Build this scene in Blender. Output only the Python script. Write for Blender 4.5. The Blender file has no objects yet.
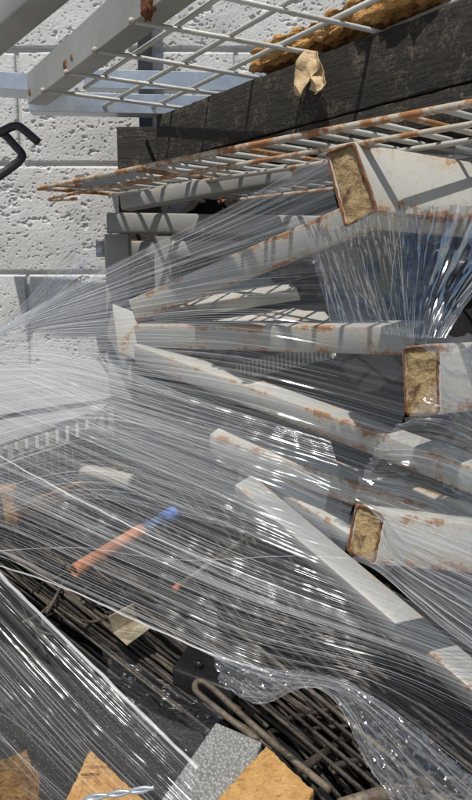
import bpy, bmesh, math, random
import numpy as np
from mathutils import Vector, Matrix, noise as mnoise

# ------------------------------------------------------------------ camera, sky, sun
EYE = Vector((0.0, 0.0, 1.30))
PITCH = math.radians(10.0)
F = 720.0                                  # focal length in photo pixels (472 x 800)
scene = bpy.context.scene
cd = bpy.data.cameras.new("camera")
cam = bpy.data.objects.new("camera", cd)
scene.collection.objects.link(cam)
cam.location = EYE
cam.rotation_euler = (math.radians(90) - PITCH, 0, 0)
cd.sensor_fit = 'VERTICAL'; cd.sensor_height = 24.0; cd.lens = F / 800.0 * 24.0
cd.clip_start = 0.02; cd.clip_end = 3000
scene.camera = cam

SUN_EL, SUN_AZ = math.radians(66), math.radians(202)   # azimuth clockwise from +Y (behind the camera, a little left)
w = bpy.data.worlds.new("World"); scene.world = w; w.use_nodes = True
wn = w.node_tree.nodes; wl = w.node_tree.links; wn.clear()
sky = wn.new('ShaderNodeTexSky'); sky.sky_type = 'NISHITA'; sky.sun_disc = False
sky.sun_elevation = SUN_EL; sky.sun_rotation = SUN_AZ
bg = wn.new('ShaderNodeBackground'); bg.inputs[1].default_value = 0.075
wo = wn.new('ShaderNodeOutputWorld')
wl.new(sky.outputs[0], bg.inputs[0]); wl.new(bg.outputs[0], wo.inputs[0])
sd = bpy.data.lights.new("sun", 'SUN'); sd.energy = 4.4; sd.angle = math.radians(0.53); sd.color = (1.0, 0.96, 0.89)
sun = bpy.data.objects.new("sun", sd); scene.collection.objects.link(sun)
to_sun = Vector((math.sin(SUN_AZ) * math.cos(SUN_EL), math.cos(SUN_AZ) * math.cos(SUN_EL), math.sin(SUN_EL)))
sun.rotation_euler = to_sun.to_track_quat('Z', 'Y').to_euler()
sun.location = (0, -2, 6)
vs = scene.view_settings
vs.view_transform = 'Standard'; vs.look = 'None'; vs.gamma = 1; vs.exposure = 0.12; vs.use_curve_mapping = False
scene.render.resolution_x = 604; scene.render.resolution_y = 1024
scene.cycles.transparent_max_bounces = 20
scene.cycles.max_bounces = 5
scene.cycles.sample_clamp_indirect = 4.0

RNG = random.Random(7)
NP = np.random.RandomState(11)
C = scene.collection

# ------------------------------------------------------------------ measuring helpers
RIGHT = Vector((1, 0, 0)); FWD = Vector((0, math.cos(PITCH), -math.sin(PITCH))); UP = Vector((0, math.sin(PITCH), math.cos(PITCH)))
def ray(px, py): return FWD + RIGHT * ((px - 236) / F) - UP * ((py - 400) / F)
def P(px, py, d): return EYE + ray(px, py) * d                 # a point d metres in front of the lens plane
def QZ(px, py, z):                                              # where a sight line meets a level z above the eye
    r = ray(px, py); return EYE + r * (z / r.z)
def QY(px, py, y):
    r = ray(px, py); return EYE + r * (y / r.y)
DT = [(170, 1.325), (240, 1.30), (300, 1.28), (400, 1.22), (500, 1.12), (600, 0.98), (700, 0.84), (800, 0.73), (900, 0.66)]
def dt(py): return float(np.interp(py, [a for a, b in DT], [b for a, b in DT]))
def T(px, py, off=0.03): return P(px, py, dt(py) - off)         # on the heap's slope

# ------------------------------------------------------------------ object helpers
def obj(name, mesh, parent=None):
    o = bpy.data.objects.new(name, mesh); C.objects.link(o)
    if parent is not None: o.parent = parent
    return o
def empty(name, loc=(0, 0, 0)):
    o = bpy.data.objects.new(name, None); C.objects.link(o); o.location = loc; o.empty_display_size = 0.05
    return o
def tag(o, label=None, cat=None, group=None, kind=None):
    if label: o["label"] = label
    if cat: o["category"] = cat
    if group: o["group"] = group
    if kind: o["kind"] = kind
    return o
def thing(name, label, cat, loc=(0, 0, 0), group=None):
    return tag(empty(name, loc), label, cat, group)
def mk(name, V, Fc, mat, smooth=True, uv=None):
    me = bpy.data.meshes.new(name)
    me.from_pydata([tuple(v) for v in V], [], [tuple(f) for f in Fc])
    if uv is not None:
        lay = me.uv_layers.new(name="UVMap")
        li = np.zeros(len(me.loops), dtype=np.int32); me.loops.foreach_get("vertex_index", li)
        lay.data.foreach_set("uv", np.asarray(uv, dtype=np.float32)[li].ravel())
    if mat: me.materials.append(mat)
    if smooth: me.polygons.foreach_set("use_smooth", [True] * len(me.polygons))
    me.update()
    return me
def local(V, o): return [Vector(v) - Vector(o) for v in V]

def tube_geo(pts, r, seg=8, taper=None):
    """round bar along a polyline: vertices, faces"""
    pts = [Vector(p) for p in pts]; n = len(pts); V = []; Fc = []
    prev = None
    for i, p in enumerate(pts):
        t = (pts[min(i + 1, n - 1)] - pts[max(i - 1, 0)]).normalized()
        if prev is None:
            a = Vector((0, 0, 1)) if abs(t.z) < 0.9 else Vector((1, 0, 0))
            s = t.cross(a).normalized()
        else:
            s = (prev - t * prev.dot(t)).normalized()
        prev = s; b = t.cross(s)
        rr = r if taper is None else r * taper[i]
        for k in range(seg):
            an = 2 * math.pi * k / seg
            V.append(p + s * math.cos(an) * rr + b * math.sin(an) * rr)
    for i in range(n - 1):
        for k in range(seg):
            k2 = (k + 1) % seg
            Fc.append((i * seg + k, i * seg + k2, (i + 1) * seg + k2, (i + 1) * seg + k))
    Fc.append(tuple(reversed(range(seg)))); Fc.append(tuple((n - 1) * seg + k for k in range(seg)))
    return V, Fc
def smooth_path(pts, n=6):
    pts = [Vector(p) for p in pts]; out = []
    for i in range(len(pts) - 1):
        p0 = pts[max(i - 1, 0)]; p1 = pts[i]; p2 = pts[i + 1]; p3 = pts[min(i + 2, len(pts) - 1)]
        for k in range(n):
            t = k / n
            out.append(0.5 * ((2 * p1) + (p2 - p0) * t + (2 * p0 - 5 * p1 + 4 * p2 - p3) * t * t + (3 * p1 - p0 - 3 * p2 + p3) * t ** 3))
    out.append(pts[-1]); return out
def bar(name, pts, r, mat, parent=None, seg=8, taper=None):
    V, Fc = tube_geo(pts, r, seg, taper)
    if parent is not None: return obj(name, mk(name, local(V, parent.location), Fc, mat), parent)
    base = Vector(pts[0]); o = obj(name, mk(name, local(V, base), Fc, mat)); o.location = base
    return o
def round_rect(w, h, r, n=3):
    """rounded rectangle; after each corner comes the middle of the next side (every 4th point)"""
    out = []; mids = ((0, h / 2), (-w / 2, 0), (0, -h / 2), (w / 2, 0))
    for (cx, cy, a0), md in zip(((w / 2 - r, h / 2 - r, 0), (-w / 2 + r, h / 2 - r, 90), (-w / 2 + r, -h / 2 + r, 180), (w / 2 - r, -h / 2 + r, 270)), mids):
        for k in range(n):
            a = math.radians(a0 + 90 * k / (n - 1)); out.append((cx + r * math.cos(a), cy + r * math.sin(a)))
        out.append(md)
    return out
def edge_attr(me, per=4):
    at = me.attributes.new('edge', 'FLOAT', 'POINT')
    at.data.foreach_set('value', [0.0 if k % per == per - 1 else 1.0 for k in range(len(me.vertices))])
def hollow(p0, p1, w, h, up, t=0.003, r=0.004, nseg=1, warp=0.0):
    """rectangular hollow section from p0 to p1, open both ends"""
    p0 = Vector(p0); p1 = Vector(p1); ax = (p1 - p0).normalized()
    s = ax.cross(Vector(up)).normalized(); u = s.cross(ax)
    o = round_rect(w, h, r); i = round_rect(w - 2 * t, h - 2 * t, max(r - t, 0.0008)); n = len(o); V = []; Fc = []
    for j in range(nseg + 1):
        c = p0.lerp(p1, j / nseg)
        for prof in (o, i):
            for x, y in prof: V.append(c + s * x + u * y)
    for j in range(nseg):
        b0 = j * 2 * n; b1 = (j + 1) * 2 * n
        for k in range(n):
            k2 = (k + 1) % n
            Fc.append((b0 + k, b1 + k, b1 + k2, b0 + k2)); Fc.append((b0 + n + k, b0 + n + k2, b1 + n + k2, b1 + n + k))
    e = nseg * 2 * n
    for k in range(n):
        k2 = (k + 1) % n
        Fc.append((k, k2, n + k2, n + k)); Fc.append((e + k, e + n + k, e + n + k2, e + k2))
    return V, Fc
def flat_shade(me, ang=40):
    me.polygons.foreach_set("use_smooth", [False] * len(me.polygons)); return me
def auto(o, ang=35):
    me = o.data
    me.polygons.foreach_set("use_smooth", [True] * len(me.polygons))
    bm = bmesh.new(); bm.from_mesh(me)
    bmesh.ops.recalc_face_normals(bm, faces=bm.faces)
    for e in bm.edges:
        if len(e.link_faces) == 2 and e.calc_face_angle(0) > math.radians(ang): e.smooth = False
    bm.to_mesh(me); bm.free(); return o
def box_geo(o, ex, ey, ez):
    """parallelepiped from a corner and three edge vectors"""
    o, ex, ey, ez = map(Vector, (o, ex, ey, ez))
    V = [o, o + ex, o + ex + ey, o + ey, o + ez, o + ex + ez, o + ex + ey + ez, o + ey + ez]
    Fc = [(0, 3, 2, 1), (4, 5, 6, 7), (0, 1, 5, 4), (1, 2, 6, 5), (2, 3, 7, 6), (3, 0, 4, 7)]
    return V, Fc
def bevel_mesh(me, w, seg=2):
    bm = bmesh.new(); bm.from_mesh(me)
    bmesh.ops.recalc_face_normals(bm, faces=bm.faces)
    bmesh.ops.bevel(bm, geom=list(bm.edges), offset=w, segments=seg, affect='EDGES', profile=0.6)
    bm.to_mesh(me); bm.free(); return me
def rough_mesh(me, cuts, amp, scale, seed, keep=None):
    """subdivide and displace so that a block loses its clean edges"""
    bm = bmesh.new(); bm.from_mesh(me)
    bmesh.ops.recalc_face_normals(bm, faces=bm.faces)
    bmesh.ops.subdivide_edges(bm, edges=list(bm.edges), cuts=cuts, use_grid_fill=True)
    bm.normal_update()
    off = Vector((seed * 3.1, seed * 1.7, seed * 2.3))
    for v in bm.verts:
        n = v.normal.copy()
        d = mnoise.fractal(v.co * scale + off, 0.9, 2.1, 5) * amp
        v.co += n * d
    bm.to_mesh(me); bm.free()
    me.polygons.foreach_set("use_smooth", [True] * len(me.polygons)); return me
def block(name, o, ex, ey, ez, mat, parent=None, bev=0.0015, rough=None, label=None, cat=None):
    V, Fc = box_geo(o, ex, ey, ez)
    base = parent.location if parent is not None else Vector(o)
    me = mk(name, local(V, base), Fc, mat, smooth=False)
    if rough: rough_mesh(me, *rough)
    elif bev: bevel_mesh(me, bev)
    ob = obj(name, me, parent)
    if parent is None: ob.location = base
    if not rough: auto(ob)
    if label: tag(ob, label, cat)
    return ob

# ------------------------------------------------------------------ materials
class NT:
    def __init__(s, name):
        s.m = bpy.data.materials.new(name); s.m.use_nodes = True
        s.t = s.m.node_tree; s.t.nodes.clear(); s.out = s.n('ShaderNodeOutputMaterial')
    def n(s, typ, **kw):
        nd = s.t.nodes.new(typ)
        for k, v in kw.items(): setattr(nd, k, v)
        return nd
    def l(s, a, b): s.t.links.new(a, b)
    def coord(s, kind='Object', scale=(1, 1, 1), rot=(0, 0, 0)):
        c = s.n('ShaderNodeTexCoord'); mp = s.n('ShaderNodeMapping')
        mp.inputs['Scale'].default_value = scale; mp.inputs['Rotation'].default_value = rot
        s.l(c.outputs[kind], mp.inputs[0]); return mp.outputs[0]
    def noise(s, vec, scale, detail=4, rough=0.55, dist=0.0, out=0):
        nd = s.n('ShaderNodeTexNoise'); nd.inputs['Scale'].default_value = scale; nd.inputs['Detail'].default_value = detail
        nd.inputs['Roughness'].default_value = rough; nd.inputs['Distortion'].default_value = dist
        s.l(vec, nd.inputs['Vector']); return nd.outputs[out]
    def ramp(s, fac, stops):
        r = s.n('ShaderNodeValToRGB'); e = r.color_ramp.elements
        while len(e) < len(stops): e.new(0.5)
        for i, (p, c) in enumerate(stops):
            e[i].position = p; e[i].color = (c if isinstance(c, tuple) else (c, c, c)) + (1,)
        s.l(fac, r.inputs[0]); return r.outputs[0]
    def mix(s, f, a, b, blend='MIX'):
        m = s.n('ShaderNodeMix'); m.data_type = 'RGBA'; m.blend_type = blend
        for inp, v in ((m.inputs[0], f), (m.inputs[6], a), (m.inputs[7], b)):
            if isinstance(v, (int, float)): inp.default_value = v
            elif isinstance(v, tuple): inp.default_value = v + (1,)
            else: s.l(v, inp)
        return m.outputs[2]
    def math(s, op, a, b=0.0):
        m = s.n('ShaderNodeMath'); m.operation = op
        for i, v in enumerate((a, b)):
            if isinstance(v, (int, float)): m.inputs[i].default_value = v
            else: s.l(v, m.inputs[i])
        return m.outputs[0]
    def bump(s, h, dist, strength=1.0, normal=None):
        b = s.n('ShaderNodeBump'); b.inputs['Distance'].default_value = dist; b.inputs['Strength'].default_value = strength
        s.l(h, b.inputs['Height'])
        if normal is not None: s.l(normal, b.inputs['Normal'])
        return b.outputs[0]
    def pbsdf(s, col, rough, metal=0.0, normal=None, spec=0.5):
        p = s.n('ShaderNodeBsdfPrincipled')
        for inp, v in ((p.inputs['Base Color'], col), (p.inputs['Roughness'], rough), (p.inputs['Metallic'], metal), (p.inputs['Specular IOR Level'], spec)):
            if isinstance(v, (int, float)): inp.default_value = v
            elif isinstance(v, tuple): inp.default_value = v + (1,)
            else: s.l(v, inp)
        if normal is not None: s.l(normal, p.inputs['Normal'])
        s.l(p.outputs[0], s.out.inputs[0]); return s.m

def m_rusty_paint(name, base, amount=0.5, rust=((0.16, 0.055, 0.018), (0.36, 0.17, 0.05)), scale=1.0, edge=True):
    s = NT(name); v = s.coord()
    n1 = s.noise(v, 22 * scale, 6, 0.62); n2 = s.noise(v, 140 * scale, 4, 0.6); n3 = s.noise(v, 7 * scale, 3)
    mk_ = s.math('ADD', s.math('MULTIPLY', n1, 0.7), s.math('MULTIPLY', n2, 0.3))
    mask = mk_
    if edge:
        at = s.n('ShaderNodeAttribute', attribute_name='edge'); ed = s.math('POWER', at.outputs['Fac'], 3.0)
        mask = s.math('ADD', s.math('SUBTRACT', mk_, 0.03), s.math('MULTIPLY', ed, 0.115))
    lo = 0.705 - 0.20 * amount
    rm = s.ramp(mask, [(lo, 0.0), (lo + 0.06, 1.0)])
    halo = s.ramp(mask, [(lo - 0.1, 0.0), (lo + 0.02, 1.0)])
    rc = s.mix(n2, rust[0], rust[1])
    dirt = s.mix(s.ramp(n3, [(0.35, 0.0), (0.7, 1.0)]), base, tuple(c * 0.72 for c in base))
    dirt = s.mix(s.math('MULTIPLY', s.ramp(n2, [(0.55, 0.0), (0.75, 1.0)]), 0.35), dirt, tuple(c * 0.5 for c in base))
    stained = s.mix(s.math('MULTIPLY', halo, 0.4), dirt, (0.45, 0.32, 0.16))
    col = s.mix(rm, stained, rc)
    ro = s.mix(rm, (0.45,) * 3, (0.9,) * 3)
    nb = s.bump(s.math('ADD', s.math('MULTIPLY', rm, 0.5), n2), 0.0006, 0.6)
    return s.pbsdf(col, ro, 0.0, nb)
def m_plain(name, c1, c2, scale=40, rough=(0.4, 0.7), metal=0.0, bump=0.0003, spec=0.5, stretch=(1, 1, 1)):
    s = NT(name); v = s.coord(scale=stretch)
    n = s.noise(v, scale, 5, 0.6); n2 = s.noise(v, scale * 5, 3, 0.6)
    col = s.mix(s.ramp(s.math('ADD', s.math('MULTIPLY', n, 0.65), s.math('MULTIPLY', n2, 0.35)), [(0.34, 0.0), (0.66, 1.0)]), c1, c2)
    ro = s.mix(n, (rough[0],) * 3, (rough[1],) * 3)
    return s.pbsdf(col, ro, metal, s.bump(n2, bump), spec)

M = {}
def wall_paint():
    s = NT('painted_block'); v = s.coord('Object')
    n = s.noise(v, 9, 5); f = s.noise(v, 240, 4, 0.6)
    sp = s.noise(v, 90, 3, 0.7)
    col = s.mix(s.ramp(n, [(0.3, 0.0), (0.75, 1.0)]), (0.57, 0.565, 0.55), (0.46, 0.45, 0.43))
    col = s.mix(s.math('MULTIPLY', s.ramp(sp, [(0.60, 0.0), (0.72, 1.0)]), 0.5), col, (0.34, 0.335, 0.32))
    return s.pbsdf(col, 0.75, 0, s.bump(s.math('ADD', f, s.math('MULTIPLY', sp, 0.8)), 0.0009, 0.8))
M['wall'] = wall_paint()
M['mortar'] = m_plain('painted_mortar', (0.45, 0.445, 0.43), (0.55, 0.545, 0.53), 80, (0.8, 0.9), bump=0.002)
M['ground'] = m_plain('yard_concrete', (0.22, 0.21, 0.195), (0.33, 0.32, 0.30), 3, (0.8, 0.95), bump=0.001)
M['grey_paint'] = m_rusty_paint('grey_tube_paint', (0.38, 0.38, 0.36), 0.66)
M['cream_paint'] = m_rusty_paint('cream_beam_paint', (0.47, 0.465, 0.43), 0.62)
M['clean_grey'] = m_rusty_paint('dusty_grey_paint', (0.30, 0.30, 0.29), 0.05)
M['pale_grey'] = m_rusty_paint('pale_channel_paint', (0.30, 0.305, 0.29), 0.30)
M['rust_end'] = (lambda s: (lambda v: (lambda n, n2, n3: s.pbsdf(
    s.mix(s.ramp(n3, [(0.46, 0.0), (0.66, 1.0)]), s.mix(s.ramp(n, [(0.3, 0.0), (0.68, 1.0)]), (0.20, 0.125, 0.055), (0.44, 0.34, 0.17)), (0.085, 0.040, 0.018)), 0.9, 0,
    s.bump(s.math('ADD', n2, s.math('MULTIPLY', n, 0.6)), 0.0022)))(s.noise(v, 46, 6, 0.65), s.noise(v, 260, 4), s.noise(v, 70, 5, 0.7)))(s.coord()))(NT('flaking_rust_plate'))
M['rust'] = m_plain('dark_rust', (0.06, 0.022, 0.010), (0.22, 0.085, 0.03), 90, (0.8, 0.95), bump=0.001)
M['rust_wire'] = m_rusty_paint('rusty_wire_paint', (0.42, 0.40, 0.36), 1.15, edge=False, scale=1.3, rust=((0.15, 0.055, 0.02), (0.40, 0.19, 0.07)))
M['grey_wire'] = m_rusty_paint('grey_wire_paint', (0.50, 0.50, 0.47), 0.35, edge=False, scale=1.4)
M['dull_wire'] = m_rusty_paint('dull_wire', (0.36, 0.35, 0.32), 0.55, edge=False, scale=1.4)
M['galv'] = m_plain('galvanised_steel', (0.42, 0.46, 0.50), (0.56, 0.60, 0.64), 26, (0.28, 0.45), 0.75, 0.0002)
def m_rod(name, a, b, c, metal=0.15):
    s = NT(name); oi = s.n('ShaderNodeObjectInfo'); v = s.coord(); va = s.n('ShaderNodeVectorMath'); va.operation = 'ADD'; s.l(v, va.inputs[0]); s.l(oi.outputs['Random'], va.inputs[1])
    n = s.noise(va.outputs[0], 30, 5, 0.65); f = s.noise(va.outputs[0], 210, 4, 0.65)
    col = s.mix(s.ramp(n, [(0.36, 0.0), (0.66, 1.0)]), a, b)
    col = s.mix(s.ramp(f, [(0.50, 0.0), (0.66, 1.0)]), col, c)
    col = s.mix(s.math('MULTIPLY', oi.outputs['Random'], 0.5), col, a)
    return s.pbsdf(col, s.mix(f, (0.4,) * 3, (0.85,) * 3), metal, s.bump(f, 0.0006))
M['rod'] = m_rod('dark_steel_rod', (0.014, 0.012, 0.011), (0.065, 0.053, 0.043), (0.10, 0.065, 0.04))
M['rod_tan'] = m_rod('tan_steel_rod', (0.06, 0.050, 0.038), (0.20, 0.165, 0.12), (0.10, 0.055, 0.03))
M['rod_black'] = m_rod('black_steel_rod', (0.008, 0.008, 0.008), (0.028, 0.024, 0.021), (0.05, 0.035, 0.025))
M['black_metal'] = m_plain('black_powder_coat', (0.010, 0.010, 0.011), (0.018, 0.018, 0.019), 60, (0.3, 0.45), 0.0, 0.0002)
M['black_bag'] = m_plain('black_polythene', (0.006, 0.007, 0.008), (0.014, 0.015, 0.017), 30, (0.22, 0.4), 0.0, 0.0006)
M['black_backdrop'] = m_plain('shade_backdrop_black', (0.005, 0.005, 0.005), (0.013, 0.012, 0.011), 14, (0.6, 0.9), 0.0, 0.002, 0.15)  # near-black colour stands in for the shade inside the heap
M['black_plastic'] = m_plain('black_plastic', (0.010, 0.010, 0.011), (0.02, 0.02, 0.022), 30, (0.2, 0.35), 0.0, 0.0003)
def charred():
    s = NT('charred_timber'); v = s.coord('Object', (1, 1, 1))
    g = s.noise(s.coord('Object', (3.0, 3.0, 26), (0, 0, 0)), 9, 6, 0.65, 0.4); n = s.noise(v, 34, 6, 0.7); f = s.noise(v, 230, 4, 0.65)
    col = s.mix(s.ramp(g, [(0.35, 0.0), (0.7, 1.0)]), (0.006, 0.0053, 0.0045), (0.027, 0.020, 0.014))
    col = s.mix(s.math('MULTIPLY', s.ramp(s.math('ADD', s.math('MULTIPLY', n, 0.6), s.math('MULTIPLY', f, 0.4)), [(0.52, 0.0), (0.64, 1.0)]), 0.6), col, (0.17, 0.135, 0.095))
    return s.pbsdf(col, 0.8, 0, s.bump(s.math('ADD', g, s.math('MULTIPLY', f, 0.5)), 0.0025))
M['charred'] = charred()
def raw_wood(name, a, b, dark, amp=0.003):
    s = NT(name); v = s.coord('Object')
    n = s.noise(v, 60, 7, 0.68, 0.0); g = s.noise(s.coord('Object', (2, 9, 9), (0, 0, 0.7)), 22, 6, 0.65, 0.0); f = s.noise(v, 300, 4, 0.6)
    col = s.mix(s.ramp(n, [(0.32, 0.0), (0.68, 1.0)]), a, b)
    col = s.mix(s.ramp(g, [(0.30, 1.0), (0.42, 0.0)]), col, dark)
    col = s.mix(s.math('MULTIPLY', s.ramp(f, [(0.5, 0.0), (0.7, 1.0)]), 0.45), col, dark)
    return s.pbsdf(col, 0.88, 0, s.bump(s.math('ADD', s.math('ADD', g, n), s.math('MULTIPLY', f, 0.3)), amp), 0.2)
M['wood'] = raw_wood('weathered_orange_wood', (0.46, 0.22, 0.065), (0.66, 0.40, 0.16), (0.16, 0.06, 0.018), 0.006)
M['wood_pale'] = raw_wood('split_pale_wood', (0.46, 0.24, 0.075), (0.64, 0.40, 0.165), (0.22, 0.10, 0.035), 0.006)
M['wood_brown'] = raw_wood('rotten_brown_wood', (0.13, 0.07, 0.03), (0.30, 0.18, 0.08), (0.035, 0.02, 0.012), 0.006)
M['leaf'] = m_plain('dry_leaf', (0.36, 0.24, 0.12), (0.62, 0.47, 0.28), 50, (0.6, 0.8), 0, 0.001)
M['copper'] = m_plain('weathered_copper_paint', (0.38, 0.12, 0.045), (0.66, 0.29, 0.14), 70, (0.4, 0.65), 0.15, 0.0006)
M['copper_in'] = m_plain('pipe_bore', (0.04, 0.02, 0.012), (0.10, 0.05, 0.03), 60, (0.7, 0.9))
M['blue'] = m_plain('blue_plastic', (0.02, 0.07, 0.26), (0.04, 0.12, 0.38), 30, (0.35, 0.5))
M['pale_panel'] = m_rusty_paint('pale_sheet_paint', (0.16, 0.158, 0.15), 0.2)
M['dark_blue'] = m_plain('dull_blue_plastic', (0.03, 0.06, 0.15), (0.06, 0.10, 0.22), 30, (0.5, 0.7))
M['bracket'] = m_plain('tarnished_zinc', (0.24, 0.19, 0.11), (0.52, 0.47, 0.36), 60, (0.4, 0.6), 0.25, 0.0004)
M['offwhite'] = m_plain('yellowed_plastic', (0.50, 0.47, 0.40), (0.66, 0.63, 0.56), 20, (0.5, 0.7))
M['dull_plastic'] = m_plain('dull_grey_plastic', (0.12, 0.12, 0.11), (0.20, 0.195, 0.185), 20, (0.5, 0.7))
M['beige'] = m_plain('beige_slat', (0.17, 0.155, 0.12), (0.28, 0.26, 0.22), 20, (0.5, 0.7))
def hammered():
    s = NT('stippled_aluminium'); v = s.coord('Object')
    vo = s.n('ShaderNodeTexVoronoi'); vo.inputs['Scale'].default_value = 330; s.l(v, vo.inputs['Vector'])
    n = s.noise(v, 20, 4)
    col = s.mix(n, (0.19, 0.19, 0.185), (0.27, 0.27, 0.26))
    col = s.mix(s.ramp(vo.outputs['Distance'], [(0.3, 0.0), (0.8, 0.6)]), col, (0.10, 0.095, 0.085))
    return s.pbsdf(col, 0.5, 0.2, s.bump(vo.outputs['Distance'], 0.0018, 0.8))
M['hammered'] = hammered()
def speckled():
    s = NT('gritty_dark_board'); v = s.coord('Object')
    n = s.noise(v, 420, 3, 0.7); b = s.noise(v, 12, 4)
    col = s.mix(s.ramp(n, [(0.56, 0.0), (0.68, 1.0)]), s.mix(b, (0.008, 0.008, 0.008), (0.022, 0.020, 0.018)), (0.10, 0.09, 0.075))
    return s.pbsdf(col, s.mix(b, (0.6,) * 3, (0.85,) * 3), 0, s.bump(n, 0.0008), 0.25)
M['speckled'] = speckled()

def film(name, haze, dens, us=2.2, vs_=150, gl=0.10, crink=0.0003, fine=520, ur=((0, 1.0), (1, 1.0)), vr=((0, 1.0), (1, 1.0))):
    """stretch film: clear, with drawn-out milky streaks along its UV u direction; ur / vr say where it is gathered thick or drawn thin"""
    s = NT(name)
    big = s.noise(s.coord('UV', (us * 0.5, vs_ * 0.13, 1)), 1.0, 2, 0.6)
    mid = s.noise(s.coord('UV', (us, vs_, 1)), 1.0, 2, 0.65)
    fin = s.noise(s.coord('UV', (us * 1.6, fine, 1)), 1.0, 1, 0.6)
    st = s.math('ADD', s.math('MULTIPLY', mid, 0.5), s.math('MULTIPLY', fin, 0.5))
    st = s.ramp(st, [(0.47, 0.0), (0.58, 0.30), (0.70, 1.0)])
    pat = s.ramp(big, [(0.34, 0.10), (0.66, 1.0)])
    sx = s.n('ShaderNodeSeparateXYZ'); s.l(s.coord('UV'), sx.inputs[0])
    th = s.math('MULTIPLY', s.ramp(sx.outputs[0], [(p, c / 2) for p, c in ur]), s.ramp(sx.outputs[1], [(p, c / 2) for p, c in vr]))
    th = s.math('MULTIPLY', th, 4.0)
    milk = s.math('MULTIPLY', th, s.math('ADD', haze, s.math('MULTIPLY', s.math('MULTIPLY', st, pat), dens)))
    milk = s.math('MINIMUM', milk, 0.88)
    cn = s.noise(s.coord('Object'), 38, 1, 0.5, 0.0)
    nb = s.bump(mid, 0.0006, 0.7)
    nb = s.bump(cn, crink * 9, 0.55, nb)
    df = s.n('ShaderNodeBsdfDiffuse'); df.inputs[0].default_value = (0.84, 0.85, 0.86, 1)
    tl = s.n('ShaderNodeBsdfTranslucent'); tl.inputs[0].default_value = (0.80, 0.81, 0.82, 1)
    dm = s.n('ShaderNodeMixShader'); dm.inputs[0].default_value = 0.40; s.l(df.outputs[0], dm.inputs[1]); s.l(tl.outputs[0], dm.inputs[2])
    tr = s.n('ShaderNodeBsdfTransparent'); tr.inputs[0].default_value = (0.975, 0.98, 0.985, 1)
    gs = s.n('ShaderNodeBsdfGlossy'); gs.inputs['Roughness'].default_value = 0.14; gs.inputs[0].default_value = (0.95, 0.97, 1, 1)
    s.l(nb, gs.inputs['Normal'])
    m1 = s.n('ShaderNodeMixShader'); s.l(milk, m1.inputs[0]); s.l(tr.outputs[0], m1.inputs[1]); s.l(dm.outputs[0], m1.inputs[2])
    lw = s.n('ShaderNodeLayerWeight'); lw.inputs[0].default_value = 0.35; s.l(nb, lw.inputs['Normal'])
    gf = s.math('ADD', gl * 0.45, s.math('MULTIPLY', lw.outputs['Fresnel'], gl * 1.6))
    m2 = s.n('ShaderNodeMixShader'); s.l(gf, m2.inputs[0]); s.l(m1.outputs[0], m2.inputs[1]); s.l(gs.outputs[0], m2.inputs[2])
    s.l(m2.outputs[0], s.out.inputs[0]); return s.m
M['film_fan'] = film('stretch_film_milky', 0.07, 0.95, 1.3, 70, 0.06, fine=330, ur=((0.3, 0.8), (0.55, 1.05), (0.8, 0.8), (1.0, 0.45)), vr=((0.0, 1.7), (0.16, 1.2), (0.30, 0.42), (0.6, 0.9), (1.0, 0.9)))
M['film_mid'] = film('stretch_film_streaky', 0.06, 1.0, 1.3, 40, 0.12, fine=150)  # streaks made milkier to stand in for sun glare
M['film_low'] = film('stretch_film_thin', 0.045, 0.60, 1.4, 66, 0.05, fine=300, vr=((0.0, 1.2), (0.5, 1.0), (0.8, 0.75), (1.0, 0.7)))
M['film_veil'] = film('stretch_film_veil', 0.07, 0.60, 1.2, 44, 0.05, fine=180, ur=((0.0, 1.1), (0.5, 0.9), (1.0, 0.3)), vr=((0.0, 1.2), (0.5, 1.0), (1.0, 0.4)))
M['film_dark'] = film('stretch_film_lower', 0.006, 0.20, 1.4, 60, 0.03, fine=260)
M['film_clear'] = film('stretch_film_clear', 0.05, 0.50, 1.6, 40, 0.09, 0.0004, fine=130)
M['film_crumple'] = film('stretch_film_crumpled', 0.004, 0.14, 1.4, 30, 0.22, 0.0002, fine=100)
M['film_gather'] = film('stretch_film_gathered', 0.003, 0.10, 1.3, 30, 0.24, 0.0003, fine=110, ur=((0.0, 1.4), (0.3, 0.7), (0.8, 0.4), (1.0, 0.9)))
M['film_tail'] = film('stretch_film_tail', 0.03, 0.75, 1.2, 16, 0.16, 0.0003, fine=60)  # extra milky streaks stand in for glints on the torn edge
def strandmat():
    s = NT('film_strand'); 
    df = s.n('ShaderNodeBsdfPrincipled'); df.inputs['Base Color'].default_value = (0.84, 0.85, 0.86, 1); df.inputs['Roughness'].default_value = 0.25
    tr = s.n('ShaderNodeBsdfTransparent'); m = s.n('ShaderNodeMixShader'); m.inputs[0].default_value = 0.27
    s.l(tr.outputs[0], m.inputs[1]); s.l(df.outputs[0], m.inputs[2]); s.l(m.outputs[0], s.out.inputs[0]); return s.m
M['strand'] = strandmat()

# ------------------------------------------------------------------ ground and wall
g = obj('ground', mk('ground', [(-400, -400, 0), (400, -400, 0), (400, 400, 0), (-400, 400, 0)], [(0, 1, 2, 3)], M['ground'], False)); tag(g, kind='structure')

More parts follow.
